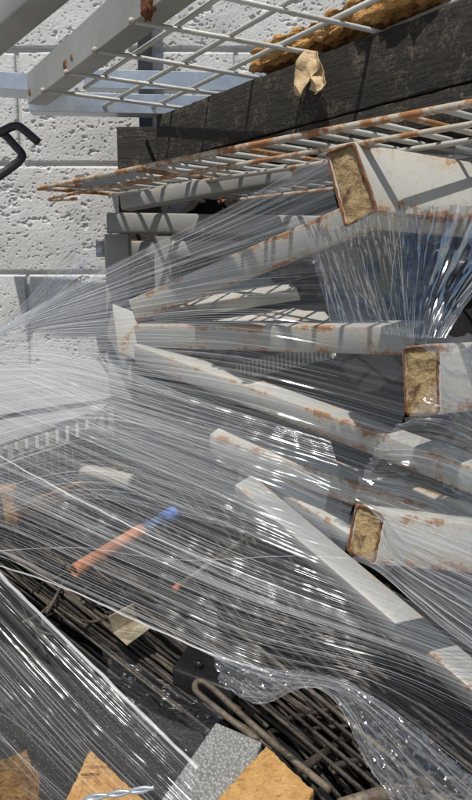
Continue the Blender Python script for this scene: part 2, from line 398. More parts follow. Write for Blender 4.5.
WALL_Y = 1.40
wall = thing('block_wall', 'white painted pitted concrete block wall behind the scrap', 'wall', (0, WALL_Y, 0))
block('mortar', (-3.2, WALL_Y + 0.006, 0), (6.4, 0, 0), (0, 0.19, 0), (0, 0, 2.9), M['mortar'], wall, bev=0)
def vnoise(nx, ny, cx, cy, rs):
    g = rs.rand(cy + 3, cx + 3); x = np.linspace(0, cx, nx); y = np.linspace(0, cy, ny)
    xi = x.astype(int); yi = y.astype(int); fx = x - xi; fy = y - yi
    fx = fx * fx * (3 - 2 * fx); fy = fy * fy * (3 - 2 * fy)
    a = g[np.ix_(yi, xi)]; b = g[np.ix_(yi, xi + 1)]; c = g[np.ix_(yi + 1, xi)]; d = g[np.ix_(yi + 1, xi + 1)]
    fx = fx[None]; fy = fy[:, None]
    return (a * (1 - fx) + b * fx) * (1 - fy) + (c * (1 - fx) + d * fx) * fy
BL, BH, BJ = 0.40, 0.20, 0.006
def block_mesh(seed, nx=300, ny=150):
    rs = np.random.RandomState(seed)
    W, H = BL - BJ, BH - BJ
    n1 = vnoise(nx, ny, 38, 30, rs); n2 = vnoise(nx, ny, 90, 66, rs); n3 = vnoise(nx, ny, 150, 75, rs); lo = vnoise(nx, ny, 5, 3, rs); md = vnoise(nx, ny, 14, 8, rs)
    pit = np.clip((0.55 * n1 + 0.45 * n2 - 0.735 - 0.55 * (md - 0.5)) / 0.09, 0, 1); pit2 = np.clip((0.5 * n2 + 0.5 * n3 - 0.72) / 0.06, 0, 1)
    hgt = (lo - 0.5) * 0.004 + (md - 0.5) * 0.0009 - pit * 0.0026 - pit2 * 0.0018 + (n3 - 0.5) * 0.0005 + (n2 - 0.5) * 0.0003
    xs = np.linspace(-W / 2, W / 2, nx); zs = np.linspace(-H / 2, H / 2, ny)
    ex = np.minimum(np.minimum(np.arange(nx), nx - 1 - np.arange(nx))[None] / 2.0, np.minimum(np.arange(ny), ny - 1 - np.arange(ny))[:, None] / 2.0)
    hgt = hgt - np.clip(1 - ex / 1.6, 0, 1) ** 2 * 0.004
    X, Z = np.meshgrid(xs, zs); Y = -hgt
    V = np.stack([X, Y, Z], -1).reshape(-1, 3).tolist()
    idx = np.arange(nx * ny).reshape(ny, nx)
    Fc = np.stack([idx[:-1, :-1], idx[:-1, 1:], idx[1:, 1:], idx[1:, :-1]], -1).reshape(-1, 4).tolist()
    ring = list(idx[0, :]) + list(idx[1:, -1]) + list(idx[-1, -2::-1]) + list(idx[-2:0:-1, 0])
    b0 = len(V); V += [(V[i][0], 0.03, V[i][2]) for i in ring]; n = len(ring)
    Fc += [(ring[k], b0 + k, b0 + (k + 1) % n, ring[(k + 1) % n]) for k in range(n)]
    return mk('block', V, Fc, M['wall'])
dense = [block_mesh(s) for s in (3, 5, 8, 13)]
sparse = block_mesh(21, 7, 5)
k = 0
for row in range(0, 14):
    zc = EYE.z - 1.30 + BH * row
    off = -0.40 if row % 2 == 0 else -0.20
    for col in range(-7, 8):
        xc = off + BL * col + BL / 2
        if abs(xc) > 3.0: continue
        vis = -0.75 < xc < 0.45 and 1.0 < zc < 2.05
        o = obj('block', dense[k % 4] if vis else sparse, wall); k += 1
        o.location = (xc, 0.0, zc)
        if vis and (k // 4) % 2: o.rotation_euler = (0, math.pi, 0)

# ------------------------------------------------------------------ top mesh rack (level, above the eye)
ZR = 0.262
dA = Vector((-0.503, 0.864, 0)); dB = Vector((0.864, 0.503, 0))          # along the channels / along the cross wires
corner = QZ(28, 104, ZR)
rack = thing('mesh_rack', 'grey welded wire mesh rack with channel edge at the top left', 'rack', corner)
def channel(name, a, b, wid, hgt, t, outn, mat, parent):
    """C section open on the side away from outn"""
    a = Vector(a); b = Vector(b); n = Vector(outn).normalized(); u = Vector((0, 0, 1)); prof = [(0, 0), (0, hgt), (-wid, hgt), (-wid, hgt - t), (-t, hgt - t), (-t, t), (-wid, t), (-wid, 0)]
    V = []
    for p in (a, b):
        for x, y in prof: V.append(p + n * x + u * y)
    m = len(prof); Fc = [(i, (i + 1) % m, m + (i + 1) % m, m + i) for i in range(m)]
    Fc += [(0, 5, 4, 1), (1, 4, 3, 2), (0, 7, 6, 5), (m, m + 1, m + 4, m + 5), (m + 1, m + 2, m + 3, m + 4), (m, m + 5, m + 6, m + 7)]
    o = obj(name, mk(name, local(V, parent.location), Fc, mat, False), parent); bevel_mesh(o.data, 0.0008, 1); return auto(o)
outn = Vector((-0.864, -0.503, 0))
chan = channel('channel', corner, corner - dA * 0.55, 0.030, 0.045, 0.003, outn, M['pale_grey'], rack)
# long wires parallel to the channel
zw = Vector((0, 0, 0.006))
for s_, a0, a1 in ((0.052, 0.12, 0.68), (0.118, -0.02, 0.68), (0.19, 0.0, 0.68), (0.262, -0.03, 0.68), (0.40, 0.0, 0.68), (0.55, 0.0, 0.68)):
    p = corner + dB * s_ + zw
    bar('wire', [p - dA * a0, p - dA * 0.4 + Vector((0, 0, RNG.uniform(-.002, .002))), p - dA * a1], 0.0031, M['grey_wire'], rack)
zc_ = Vector((0, 0, 0.0005))
for i in range(5):
    t = 0.10 + 0.112 * i + RNG.uniform(-.006, .006)
    p = corner - dA * t + zc_
    bar('wire', [p - dB * 0.004, p + dB * 0.3 + Vector((0, 0, RNG.uniform(-.003, .003))), p + dB * 0.66], 0.0029, M['grey_wire'], rack)
    wb = bmesh.new(); bmesh.ops.create_icosphere(wb, subdivisions=2, radius=0.0042)
    for v in wb.verts: v.co *= 1 + 0.25 * mnoise.noise(v.co * 300 + Vector((i, 0, 0)))
    me = bpy.data.meshes.new('weld'); wb.to_mesh(me); wb.free(); me.materials.append(M['dull_wire']); me.polygons.foreach_set("use_smooth", [True] * len(me.polygons))
    o = obj('weld', me, chan); o.location = (p + outn * 0.002 - corner)
# crusts of rust on the channel
for i, (px, py, r) in enumerate(((66, 66, .0055), (30, 92, .004), (72, 58, .003), (147, 6, .010), (152, 1, .007))):
    bm = bmesh.new(); bmesh.ops.create_icosphere(bm, subdivisions=3, radius=r)
    for v in bm.verts: v.co *= 1 + 0.7 * mnoise.noise(v.co * 260 + Vector((i * 5, 0, 0)))
    me = bpy.data.meshes.new('rust_crust'); bm.to_mesh(me); bm.free(); me.materials.append(M['rust']); me.polygons.foreach_set("use_smooth", [True] * len(me.polygons))
    rr = ray(px, py); tt = (corner - EYE).dot(outn) / rr.dot(outn)
    o = obj('rust_crust', me, chan); o.location = EYE + rr * tt - corner; o.scale = (0.6, 0.6, 1.3)

# leftmost near beam
p0 = P(-70, 84, 0.86); p1 = P(78, -46, 0.64)
V, Fc = hollow(p0, p1, 0.034, 0.036, (0, 0, 1), 0.003, 0.003)
o = obj('square_tube', mk('square_tube', local(V, p0), Fc, M['pale_grey'])); o.location = p0; auto(o)
tag(o, 'grey square steel tube crossing the top left corner', 'steel tube')
# galvanised angles seen through the mesh
def angle_bar(name, a, b, w1, w2, t, d1, d2, mat, label):
    a = Vector(a); b = Vector(b); d1 = Vector(d1).normalized(); d2 = Vector(d2).normalized()
    prof = [(0, 0), (w1, 0), (w1, t), (t, t), (t, w2), (0, w2)]
    V = [p + d1 * x + d2 * y for p in (a, b) for x, y in prof]; m = 6
    Fc = [(i, (i + 1) % m, m + (i + 1) % m, m + i) for i in range(m)] + [(0, 1, 2, 3), (0, 3, 4, 5), (6, 9, 8, 7), (6, 11, 10, 9)]
    o = obj(name, mk(name, local(V, a), Fc, mat, False)); o.location = a; bevel_mesh(o.data, 0.0006, 1); auto(o); return tag(o, label, 'steel angle')
a = QZ(29, 111, ZR - 0.004); b = a + Vector((0.52, 0.05, 0))
angle_bar('angle_bar', a, b, 0.034, 0.030, 0.003, (-0.095, 0.995, 0), (0, 0, 1), M['galv'], 'galvanised steel angle under the mesh, nearest the open corner')
a = QZ(84, 88, ZR + 0.05); b = a + Vector((0.42, 0.03, 0))
angle_bar('angle_bar', a, b, 0.03, 0.03, 0.003, (-0.07, 0.995, 0), (0, 0, 1), M['galv'], 'galvanised steel angle close to the wall, above the other one')
a = P(-60, 84, 1.16); b = P(52, 92, 1.16)
angle_bar('angle_bar', a, b, 0.045, 0.026, 0.003, (0, 1, -.1), (0, 0, 1), M['galv'], 'short galvanised steel angle behind the top left tube')

# ------------------------------------------------------------------ charred timbers carrying the rack
ZT = ZR - 0.004
tA = Vector((-math.sin(math.radians(34)), math.cos(math.radians(34)), 0)); tB = Vector((tA.y, -tA.x, 0))
tl0 = QZ(156, 116, ZT)
for nm, ztop, h, lab, sd_ in (('timber', ZT, 0.0755, 'charred black timber under the mesh rack, upper of two', 2), ('timber', ZT - 0.0775, 0.034, 'thin charred black timber strip under the thicker timber', 5)):
    base = Vector((tl0.x, tl0.y, EYE.z + ztop - h))
    V, Fc = box_geo(base, -tA * 1.0, tB * 0.085, (0, 0, h))
    me = mk(nm, local(V, base), Fc, M['charred'], False); bevel_mesh(me, 0.003, 2)
    bm = bmesh.new(); bm.from_mesh(me)
    es = [e for e in bm.edges if e.calc_length() > 0.2]
    bmesh.ops.subdivide_edges(bm, edges=es, cuts=90)
    for v in bm.verts: v.co += Vector((mnoise.noise(v.co * 60 + Vector((sd_, 0, 0))), mnoise.noise(v.co * 60 + Vector((0, sd_, 9))), mnoise.noise(v.co * 70))) * 0.0012
    bm.to_mesh(me); bm.free()
    o = obj(nm, me); o.location = base; auto(o, 50); tag(o, lab, 'timber')
# dark post behind
pz = QY(117, 150, 1.31)
block('timber_post', (pz.x, 1.31, 0), (0.070, 0, 0), (0, 0.055, 0), (0, 0, EYE.z + ZR - 0.012), M['charred'], None, 0.003, label='dark timber post standing against the wall behind the mesh', cat='post')
pz = QY(138, 60, 1.36)
block('upright', (pz.x, 1.355, 0), (0.024, 0, 0), (0, 0.024, 0), (0, 0, 2.2), M['black_metal'], None, 0.002, label='slim black steel upright close to the wall, behind the mesh', cat='upright')
# rotten orange plank lying on the mesh
pl0 = QZ(250, 62, ZR + 0.022)
pe = QZ(400, -8, ZR + 0.022) - pl0
pn = Vector((-pe.y, pe.x, 0)).normalized()
o = block('broken_plank', pl0 - Vector((0, 0, 0.010)), pe * 1.15, pn * 0.06, Vector((0, 0, 0.022)), M['wood'], None, rough=(50, 0.009, 60, 4), label='rotten orange plank lying on top of the wire mesh', cat='plank')
# dry leaf snagged on the timber
def timber_pt(px, py, off):
    n = -tB
    r = ray(px, py); t = (tl0 - EYE).dot(n) / r.dot(n); return EYE + r * t + n * off
def leaf(pts, seed, name, base):
    c = [timber_pt(x, y, off) for x, y, off in pts]
    V = []; Fc = []; rows = 14
    # pts: left and right outlines, top to bottom
    L = c[:len(c) // 2]; R = c[len(c) // 2:]
    Lp = smooth_path(L, 5); Rp = smooth_path(R, 5); n = min(len(Lp), len(Rp)); m = 9
    for i in range(n):
        for j in range(m):
            t = j / (m - 1); p = Lp[i].lerp(Rp[i], t)
            fold = abs(t - 0.5) * 2
            p = p - tB * (0.006 * (fold ** 1.5) + 0.005 * mnoise.noise(p * 70 + Vector((seed, 0, 0))) + 0.002 * mnoise.noise(p * 240) + 0.004)
            V.append(p)
    for i in range(n - 1):
        for j in range(m - 1): Fc.append((i * m + j, i * m + j + 1, (i + 1) * m + j + 1, (i + 1) * m + j))
    return V, Fc
base = timber_pt(318, 52, 0.004)
lf = thing('dry_leaf', 'crumpled tan dry leaf caught on the charred timber', 'leaf', base)
for pts, sd_ in ((((313, 51, .003), (307, 68, .006), (306, 84, .010), (309, 98, .014), (326, 53, .004), (330, 66, .004), (323, 80, .006), (311, 99, .012)), 1),
                 (((319, 60, .006), (320, 74, .010), (326, 84, .012), (324, 92, .012), (330, 62, .004), (333, 76, .006), (336, 87, .008), (331, 98, .016)), 4)):
    V, Fc = leaf(pts, sd_, 'leaf_blade', base)
    me = mk('leaf_blade', local(V, base), Fc, M['leaf'])
    o = obj('leaf_blade', me, lf); md = o.modifiers.new('thickness', 'SOLIDIFY'); md.thickness = 0.0006

# ------------------------------------------------------------------ rusty wire shelf
ZS = 0.128
sA = Vector((-0.656, 0.755, 0)); sB = Vector((0.755, 0.656, 0))
sc = QZ(41, 188, ZS)
shelf = thing('wire_shelf', 'rusty edged grey wire shelf under the charred timber', 'shelf', sc)
LS, WS = 0.92, 0.345
rim = smooth_path([sc - sA * LS, sc - sA * 0.5 + Vector((0, 0, .002)), sc - sA * 0.04, sc + sB * 0.005 + sA * 0.0, sc + sB * 0.05, sc + sB * WS * 0.5, sc + sB * (WS - .03) , sc + sB * WS - sA * 0.03, sc + sB * WS - sA * LS], 8)
bar('rim', rim, 0.0034, M['rust_wire'], shelf)
rim2 = [p + Vector((0, 0, -0.014)) for p in smooth_path([sc - sA * LS, sc - sA * 0.05 + sB * .012, sc + sB * 0.05 - sA * .02], 8)]
bar('rim', rim2, 0.0026, M['rust_wire'], shelf)
nW = 26
for i in range(nW):
    t = 0.02 + (LS - 0.03) * i / (nW - 1)
    p = sc - sA * t + Vector((0, 0, 0.0045 if i % 2 else 0.004))
    hook = [p + sB * 0.0 + Vector((0, 0, -0.004)), p + sB * 0.012, p + sB * (WS * .5) + Vector((0, 0, RNG.uniform(-.0015, .0015))), p + sB * (WS - 0.004)]
    bar('wire', hook, 0.0029, M['grey_wire'] if i % 6 else M['rust_wire'], shelf)
for s_ in (0.12, 0.23):
    bar('wire', [sc + sB * s_ - Vector((0, 0, 0.003)), sc + sB * s_ - sA * LS - Vector((0, 0, 0.003))], 0.003, M['dull_wire'], shelf)

# ------------------------------------------------------------------ black hook at the left
hp = thing('black_hook', 'black bent steel hook sticking in from the left', 'hook', P(-12, 140, 0.80))
bar('hook_bar', smooth_path([P(-150, 222, 0.80), P(-30, 150, 0.80), P(-8, 137, 0.80), P(9, 128, 0.80), P(17, 126, 0.80), P(23, 129, 0.80), P(38, 142, 0.80)], 6), 0.0046, M['black_metal'], hp, 12)
bar('hook_bar', smooth_path([P(-6, 128, 0.805), P(6, 136, 0.805), P(16, 147, 0.805), P(22, 154, 0.805), P(20, 160, 0.805), P(8, 170, 0.805), P(-30, 196, 0.80), P(-150, 280, 0.79)], 6), 0.0046, M['black_metal'], hp, 12)

# ------------------------------------------------------------------ dark tube frame in the shade behind
def rtube(name, p0, p1, w_, h_, mat, up=(0, 0, 1), parent=None, t=0.0025, r=0.004, label=None, cat='steel tube'):
    V, Fc = hollow(p0, p1, w_, h_, up, t, r, 6)
    base = parent.location if parent is not None else Vector(p0)
    me = mk(name, local(V, base), Fc, mat); edge_attr(me)
    o = obj(name, me, parent)
    if parent is None: o.location = base
    auto(o)
    if label: tag(o, label, cat)
    return o
fr = thing('tube_frame', 'grey square tube frame standing in the shade by the wall', 'frame', (P(106, 240, 1.22).x, 1.2, 0))
a = P(107, 223, 1.15)
rtube('rail', a, a + Vector((0.62, 0.12, 0.0)), 0.031, 0.031, M['clean_grey'], parent=fr)
pp = P(118, 236, 1.185)
rtube('post', Vector((pp.x, pp.y, a.z - 0.0165)), Vector((pp.x, pp.y, 0.0)), 0.040, 0.036, M['clean_grey'], up=(0, 1, 0), parent=fr)
pp = P(140, 236, 1.24)
rtube('post', Vector((pp.x + .04, pp.y, a.z - 0.0165)), Vector((pp.x + .04, pp.y, 0.0)), 0.030, 0.030, M['clean_grey'], up=(0, 1, 0), parent=fr)
a2 = P(97, 249, 1.24)
rtube('rail', a2, a2 + Vector((0.6, 0.03, 0.0)), 0.027, 0.027, M['clean_grey'], parent=fr)
a = P(126, 203, 1.06); b = P(330, 166, 0.93)
rtube('steel_tube', a, b + (b - a) * 0.5, 0.030, 0.022, M['clean_grey'], label='dull grey steel tube directly under the rusty wire shelf')

# ------------------------------------------------------------------ added black backdrop for the shade inside the heap
def patch(rows, nu, nv, uvs=(1, 1)):
    """rows: list of polylines of world points -> smooth grid (u along rows, v across)"""
    R = []
    for r in rows:
        sp = smooth_path(r, 16); d = [0]
        for i in range(1, len(sp)): d.append(d[-1] + (sp[i] - sp[i - 1]).length)
        d = np.array(d) / d[-1]; A = np.array([tuple(p) for p in sp]); u = np.linspace(0, 1, nu)
        R.append(np.stack([np.interp(u, d, A[:, k]) for k in range(3)], -1))
    R = np.stack(R)                                       # rows x nu x 3
    n = len(rows); v = np.linspace(0, n - 1, nv); G = np.zeros((nv, nu, 3))
    for j, x in enumerate(v):
        i = min(int(x), n - 2); t = x - i
        p0 = R[max(i - 1, 0)]; p1 = R[i]; p2 = R[i + 1]; p3 = R[min(i + 2, n - 1)]
        G[j] = 0.5 * ((2 * p1) + (p2 - p0) * t + (2 * p0 - 5 * p1 + 4 * p2 - p3) * t * t + (3 * p1 - p0 - 3 * p2 + p3) * t ** 3)
    return G
def grid_mesh(name, G, mat):
    nv, nu = G.shape[:2]; idx = np.arange(nu * nv).reshape(nv, nu)
    Fc = np.stack([idx[:-1, :-1], idx[:-1, 1:], idx[1:, 1:], idx[1:, :-1]], -1).reshape(-1, 4).tolist()
    U, Vv = np.meshgrid(np.linspace(0, 1, nu), np.linspace(0, 1, nv))
    return mk(name, G.reshape(-1, 3).tolist(), Fc, mat, True, np.stack([U, Vv], -1).reshape(-1, 2))
def grid_normals(G):
    du = np.gradient(G, axis=1); dv = np.gradient(G, axis=0); n = np.cross(du, dv)
    return n / (np.linalg.norm(n, axis=-1, keepdims=True) + 1e-12)

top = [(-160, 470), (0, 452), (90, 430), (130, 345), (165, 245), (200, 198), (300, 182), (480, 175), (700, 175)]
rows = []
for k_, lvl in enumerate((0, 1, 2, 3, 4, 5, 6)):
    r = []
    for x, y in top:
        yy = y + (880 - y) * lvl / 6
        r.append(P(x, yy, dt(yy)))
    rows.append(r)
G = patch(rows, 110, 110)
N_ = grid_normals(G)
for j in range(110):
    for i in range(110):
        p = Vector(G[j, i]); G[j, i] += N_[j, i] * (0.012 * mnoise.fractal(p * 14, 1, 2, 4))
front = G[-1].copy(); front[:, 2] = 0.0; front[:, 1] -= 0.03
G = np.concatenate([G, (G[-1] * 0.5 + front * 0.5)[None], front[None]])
o = obj('backdrop_sheet', grid_mesh('backdrop_sheet', G, M['black_backdrop'])); tag(o, 'added black backdrop sheet standing in for shade under the rods and tubes', 'plastic sheet')  # added backdrop, keeps the gaps between the scrap dark
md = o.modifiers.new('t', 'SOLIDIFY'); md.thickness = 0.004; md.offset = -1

def bag(name, c, rad, seed, label, sub=5, amp=0.35, mat=None):
    bm = bmesh.new(); bmesh.ops.create_icosphere(bm, subdivisions=sub, radius=1.0)
    off = Vector((seed * 2.3, seed, -seed))
    for v in bm.verts:
        n = v.co.normalized()
        r = 1 + amp * mnoise.fractal(n * 1.6 + off, 1, 2, 3) - 0.16 * abs(mnoise.noise(n * 4.5 + off)) - 0.08 * abs(mnoise.noise(n * 11 + off)) - 0.03 * abs(mnoise.noise(n * 24 + off))
        v.co = Vector((n.x * rad[0], n.y * rad[1], n.z * rad[2])) * r
    me = bpy.data.meshes.new(name); bm.to_mesh(me); bm.free(); me.materials.append(mat or M['black_bag'])
    me.polygons.foreach_set("use_smooth", [True] * len(me.polygons))
    o = obj(name, me); o.location = c; return tag(o, label, 'bag')
bag('black_bag', P(395, 272, 1.02), (0.150, 0.09, 0.065), 3, 'crumpled black plastic bag between the two upper beams')

# pale flat bars in the dark behind the fan of tubes
def plank_px(name, pts, th, mat, label, cat):
    """a flat bar given by the four corners of its upper face (px, py, depth)"""
    q = [P(*p) for p in pts]; nrm = (q[1] - q[0]).cross(q[3] - q[0]).normalized()
    if nrm.z < 0: nrm = -nrm
    V = q + [p - nrm * th for p in q]
    Fc = [(0, 1, 2, 3), (7, 6, 5, 4), (0, 4, 5, 1), (1, 5, 6, 2), (2, 6, 7, 3), (3, 7, 4, 0)]
    base = q[0]; me = mk(name, local(V, base), Fc, mat, False); bevel_mesh(me, 0.001, 1)
    o = obj(name, me); o.location = base; auto(o); return tag(o, label, cat)
plank_px('flat_bar', [(150, 312, 1.10), (297, 288, 1.00), (281, 276, 1.06), (150, 292, 1.16)], 0.02, M['cream_paint'], 'pale flat steel bar with a slanted end, under the upper tube of the fan', 'flat bar')
plank_px('flat_bar', [(205, 330, 1.02), (333, 322, 0.95), (318, 302, 1.02), (215, 318, 1.09)], 0.02, M['cream_paint'], 'pale flat steel bar lying directly above the level tube of the fan', 'flat bar')

# ------------------------------------------------------------------ fan of three tubes on a hub plate
hub = P(134, 322, 1.06)
fan = thing('fan_frame', 'grey frame of three rust stained tubes spreading from one plate', 'frame', hub)
def arm(a, b, wid, hgt, up=(0, -0.25, 1)):
    return rtube('arm', a, b, wid, hgt, M['grey_paint'], up, fan, 0.0028, 0.003)
arm(P(140, 309, 1.05), P(372, 213, 0.76), 0.030, 0.034)
arm(P(143, 334, 1.05), P(420, 338, 0.78), 0.030, 0.033)
arm(P(142, 352, 1.05), P(560, 506, 0.66), 0.028, 0.029)
V, Fc = box_geo(P(118, 352, 1.075), P(142, 362, 1.055) - P(118, 352, 1.075), Vector((0, 0.008, 0)), P(112, 304, 1.085) - P(118, 352, 1.075))
me = mk('hub_plate', local(V, hub), Fc, M['cream_paint'], False); bevel_mesh(me, 0.002, 2); auto(obj('hub_plate', me, fan))

# lower long tubes
rtube('steel_tube', P(218, 440, 0.98), P(540, 548, 0.75), 0.034, 0.034, M['cream_paint'], (0, -0.4, 1), label='grey steel tube just above the lowest open beam, sunlit on top')
rtube('steel_tube', P(244, 488, 0.95), P(540, 742, 0.68), 0.032, 0.030, M['pale_grey'], (0, -0.5, 1), label='long grey steel tube sloping down to the lower right edge')
rtube('steel_tube', P(246, 470, 1.00), P(392, 560, 0.84), 0.030, 0.030, M['cream_paint'], (0, -0.4, 1), label='short grey steel tube tucked between two longer sloping tubes')

# ------------------------------------------------------------------ the three open beams at the right
def beam(quad, axis, L, label, recess=0.0014, wall_t=0.0022):
    q = [P(*p) for p in quad]; ax = Vector(axis).normalized(); c = sum(q, Vector()) / 4
    root = thing('steel_beam', label, 'steel beam', c)
    def ring(pts, sh, r, n=3):
        """rounded quad"""
        out = []; m = len(pts)
        for i in range(m):
            p = pts[i]; a = pts[i - 1]; b = pts[(i + 1) % m]
            da = (a - p).normalized() * r; db = (b - p).normalized() * r
            for k_ in range(n):
                t = k_ / (n - 1); out.append(((1 - t) ** 2 * (p + da) + 2 * t * (1 - t) * p + t ** 2 * (p + db)) + ax * sh)
            out.append((p + b) / 2 + ax * sh)
        return out
    def inset(t):
        out = []
        for i in range(4):
            p = q[i]; a = (q[i - 1] - p); b = (q[(i + 1) % 4] - p); out.append(p + a.normalized() * t + b.normalized() * t)
        return out
    inn = inset(wall_t)
    rings = [ring(q, 0, 0.005), ring(q, L, 0.005), ring(inn, L, 0.003), ring(inn, 0.0, 0.003)]
    n = len(rings[0]); V = [v for r in rings for v in r]; Fc = []
    for j in range(4):
        for k_ in range(n):
            k2 = (k_ + 1) % n; j2 = (j + 1) % 4
            Fc.append((j * n + k_, j2 * n + k_, j2 * n + k2, j * n + k2))
    me = mk('tube_wall', local(V, c), Fc, M['cream_paint']); edge_attr(me)
    o = auto(obj('tube_wall', me, root), 30)
    # plug plate, dished and flaking
    cen = sum(inn, Vector()) / 4; V = []; Fc = []; m = 18
    for i in range(m):
        for j in range(m):
            s_, t = i / (m - 1), j / (m - 1)
            p = (inn[0].lerp(inn[1], s_)).lerp(inn[3].lerp(inn[2], s_), t)
            p = p + ax * (recess + 0.0016 * mnoise.fractal(p * 90, 1, 2, 4)); V.append(p)
    for i in range(m - 1):
        for j in range(m - 1): Fc.append((i * m + j, i * m + j + 1, (i + 1) * m + j + 1, (i + 1) * m + j))
    obj('end_plate', mk('end_plate', local(V, c), Fc, M['rust_end']), root)
    # ragged rust lip round the mouth
    lip = ring(inset(0.0018), -0.0008, 0.004); lip = [p + Vector((mnoise.noise(p * 220), mnoise.noise(p * 220 + Vector((7, 0, 0))), mnoise.noise(p * 220 + Vector((0, 9, 0))))) * 0.0008 for p in
           [lip[i].lerp(lip[(i + 1) % len(lip)], k_ / 9) for i in range(len(lip)) for k_ in range(9)]]
    tp = [1.0 + 0.5 * mnoise.noise(p * 150) for p in lip] + [1.0]
    bar('rust_lip', lip + [lip[0]], 0.0013, M['rust'], root, 6, tp)
    return root
beam([(325, 152, 0.664), (355, 141, 0.640), (380, 211, 0.636), (345, 229, 0.655)], (0.86, 0.52, -0.035), 0.55, 'big cream steel beam with a rusty end, topmost of the three')
beam([(402, 347, 0.672), (440, 343, 0.655), (441, 415, 0.655), (405, 416, 0.668)], (0.80, 0.55, -0.03), 0.5, 'steel beam with an upright rusty open end, middle of the three')
beam([(356, 502, 0.668), (386, 514, 0.655), (376, 566, 0.655), (346, 552, 0.664)], (0.85, 0.30, -0.20), 0.5, 'steel beam with a small tilted rusty end, lowest of the three')

# ------------------------------------------------------------------ ribbed strip, basket and small scrap
rb = P(236, 378, 1.05)
rib = thing('ribbed_strip', 'white ribbed plastic strip behind the fan of tubes', 'strip', rb)
e0, e1 = P(236, 380, 1.08), P(334, 356, 1.00)
for i in range(24):
    t = i / 23; p = e0.lerp(e1, t)
    V, Fc = box_geo(p, (0.0028, 0, 0), (0, 0.004, 0), (0, 0.008, 0.022))
    obj('rib', mk('rib', local(V, rb), Fc, M['offwhite'], False), rib)
V, Fc = box_geo(e0 + Vector((0, 0.0045, -0.003)), e1 - e0 + Vector((.004, 0, 0)), Vector((0, 0.003, 0)), Vector((0, 0.008, 0.026)))
obj('backing', mk('backing', local(V, rb), Fc, M['clean_grey'], False), rib)

plank_px('grey_panel', [(-110, 432, 1.10), (112, 398, 1.225), (111, 356, 1.25), (-110, 376, 1.18)], 0.012, M['pale_panel'], 'pale grey sheet panel lying behind the basket at the left', 'panel')
bk = T(40, 470, 0.05)
basket = thing('wire_basket', 'wire basket with a pale slatted rim under the film', 'basket', bk)
r0, r1 = P(-70, 468, 1.02), P(116, 408, 1.10)
ax = (r1 - r0)
bar('rim', [r0, r0.lerp(r1, .5) + Vector((0, 0, .002)), r1], 0.0042, M['dull_plastic'], basket)
bar('rim', [r0 + Vector((0, -0.004, -0.03)), r1 + Vector((0, -0.004, -0.03))], 0.0025, M['dull_plastic'], basket)
for i in range(18):
    t = (i + 0.5) / 18; p = r0.lerp(r1, t)
    block('slat', p + Vector((-0.0045, -0.004, -0.028)), (0.009, 0.001, 0), (0, 0.004, 0), (0, 0, 0.026), M['beige'] if i % 3 else M['dull_plastic'], basket, 0.0008)
for i in range(26):
    t = (i + 0.5) / 26; p = r0.lerp(r1, t) + Vector((0, -0.008, -0.03))
    bar('wire', [p, p + Vector((0.004, -0.004, -0.06)), p + Vector((0.006, -0.03, -0.115))], 0.0013, M['rod'], basket, 6)
for z in (-0.06, -0.10):
    bar('wire', [r0 + Vector((0.004, -0.012 + z * .2, z)), r1 + Vector((0.004, -0.012 + z * .2, z))], 0.0013, M['rod'], basket, 6)
block('wood_offcut', P(6, 524, 0.98), (0.016, 0.0, 0.0), (0.004, 0.012, 0.0), (-0.006, 0.0, 0.055), M['wood'], None, rough=(5, 0.0025, 60, 3), label='thin tan wood offcut standing at the left edge under the film', cat='wood')
block('wooden_batten', P(14, 522, 1.00), P(130, 478, 1.04) - P(14, 522, 1.00), (0.0, 0.012, 0.006), (0.0, -0.006, 0.022), M['wood_brown'], None, rough=(8, 0.002, 50, 6), label='brown wooden batten lying in front of the wire basket', cat='batten')
# pale roller
a, b = P(82, 470, 1.02), P(132, 482, 1.00)
pts = [a.lerp(b, i / 20) for i in range(21)]
bar('roller', pts, 0.0115, M['beige'], None, 16, [0.9 + 0.1 * abs(math.sin(i * 0.9)) for i in range(21)]).update_tag()
tag(bpy.data.objects['roller'], 'pale ribbed roller lying below the slatted basket rim', 'roller')

# copper pipe with a blue end
cp0, cp1 = P(74, 571, 0.875), P(142, 530, 0.955)
pipe = thing('copper_pipe', 'copper coloured pipe with a blue sleeve, its open mouth to the left', 'pipe', cp0)
def ring_tube(a, b, ro, ri, mat, name, parent):
    ax = (b - a).normalized(); s = ax.cross(Vector((0, 0, 1))).normalized(); u = s.cross(ax); n = 20; V = []
    for p, r in ((a, ri), (a, ro), (a.lerp(b, .33), ro * .99), (a.lerp(b, .66), ro * 1.01), (b, ro), (b, ri)):
        for k_ in range(n):
            an = 2 * math.pi * k_ / n; V.append(p + (s * math.cos(an) + u * math.sin(an)) * r)
    Fc = [(j * n + k_, j * n + (k_ + 1) % n, ((j + 1) % 6) * n + (k_ + 1) % n, ((j + 1) % 6) * n + k_) for j in range(6) for k_ in range(n)]
    return auto(obj(name, mk(name, local(V, parent.location), Fc, mat), parent), 40)
ring_tube(cp0, cp1, 0.0088, 0.0072, M['copper'], 'pipe_wall', pipe)
ring_tube(P(138, 532, 0.95), P(168, 516, 0.98), 0.0075, 0.006, M['dark_blue'], 'core', pipe)
ring_tube(P(162, 519, 0.972), P(175, 512.5, 0.984), 0.0095, 0.007, M['blue'], 'sleeve', pipe)
bar('thin_rod', [P(176, 588, 0.86), P(252, 534, 0.96)], 0.0036, M['rod_tan'])
tag(bpy.data.objects['thin_rod'], 'thin tan rod with an orange tip right of the copper pipe', 'rod')
tipo = bar('tip', [P(174.5, 589, 0.858), P(180, 585, 0.866)], 0.0042, M['copper'], bpy.data.objects['thin_rod']); 
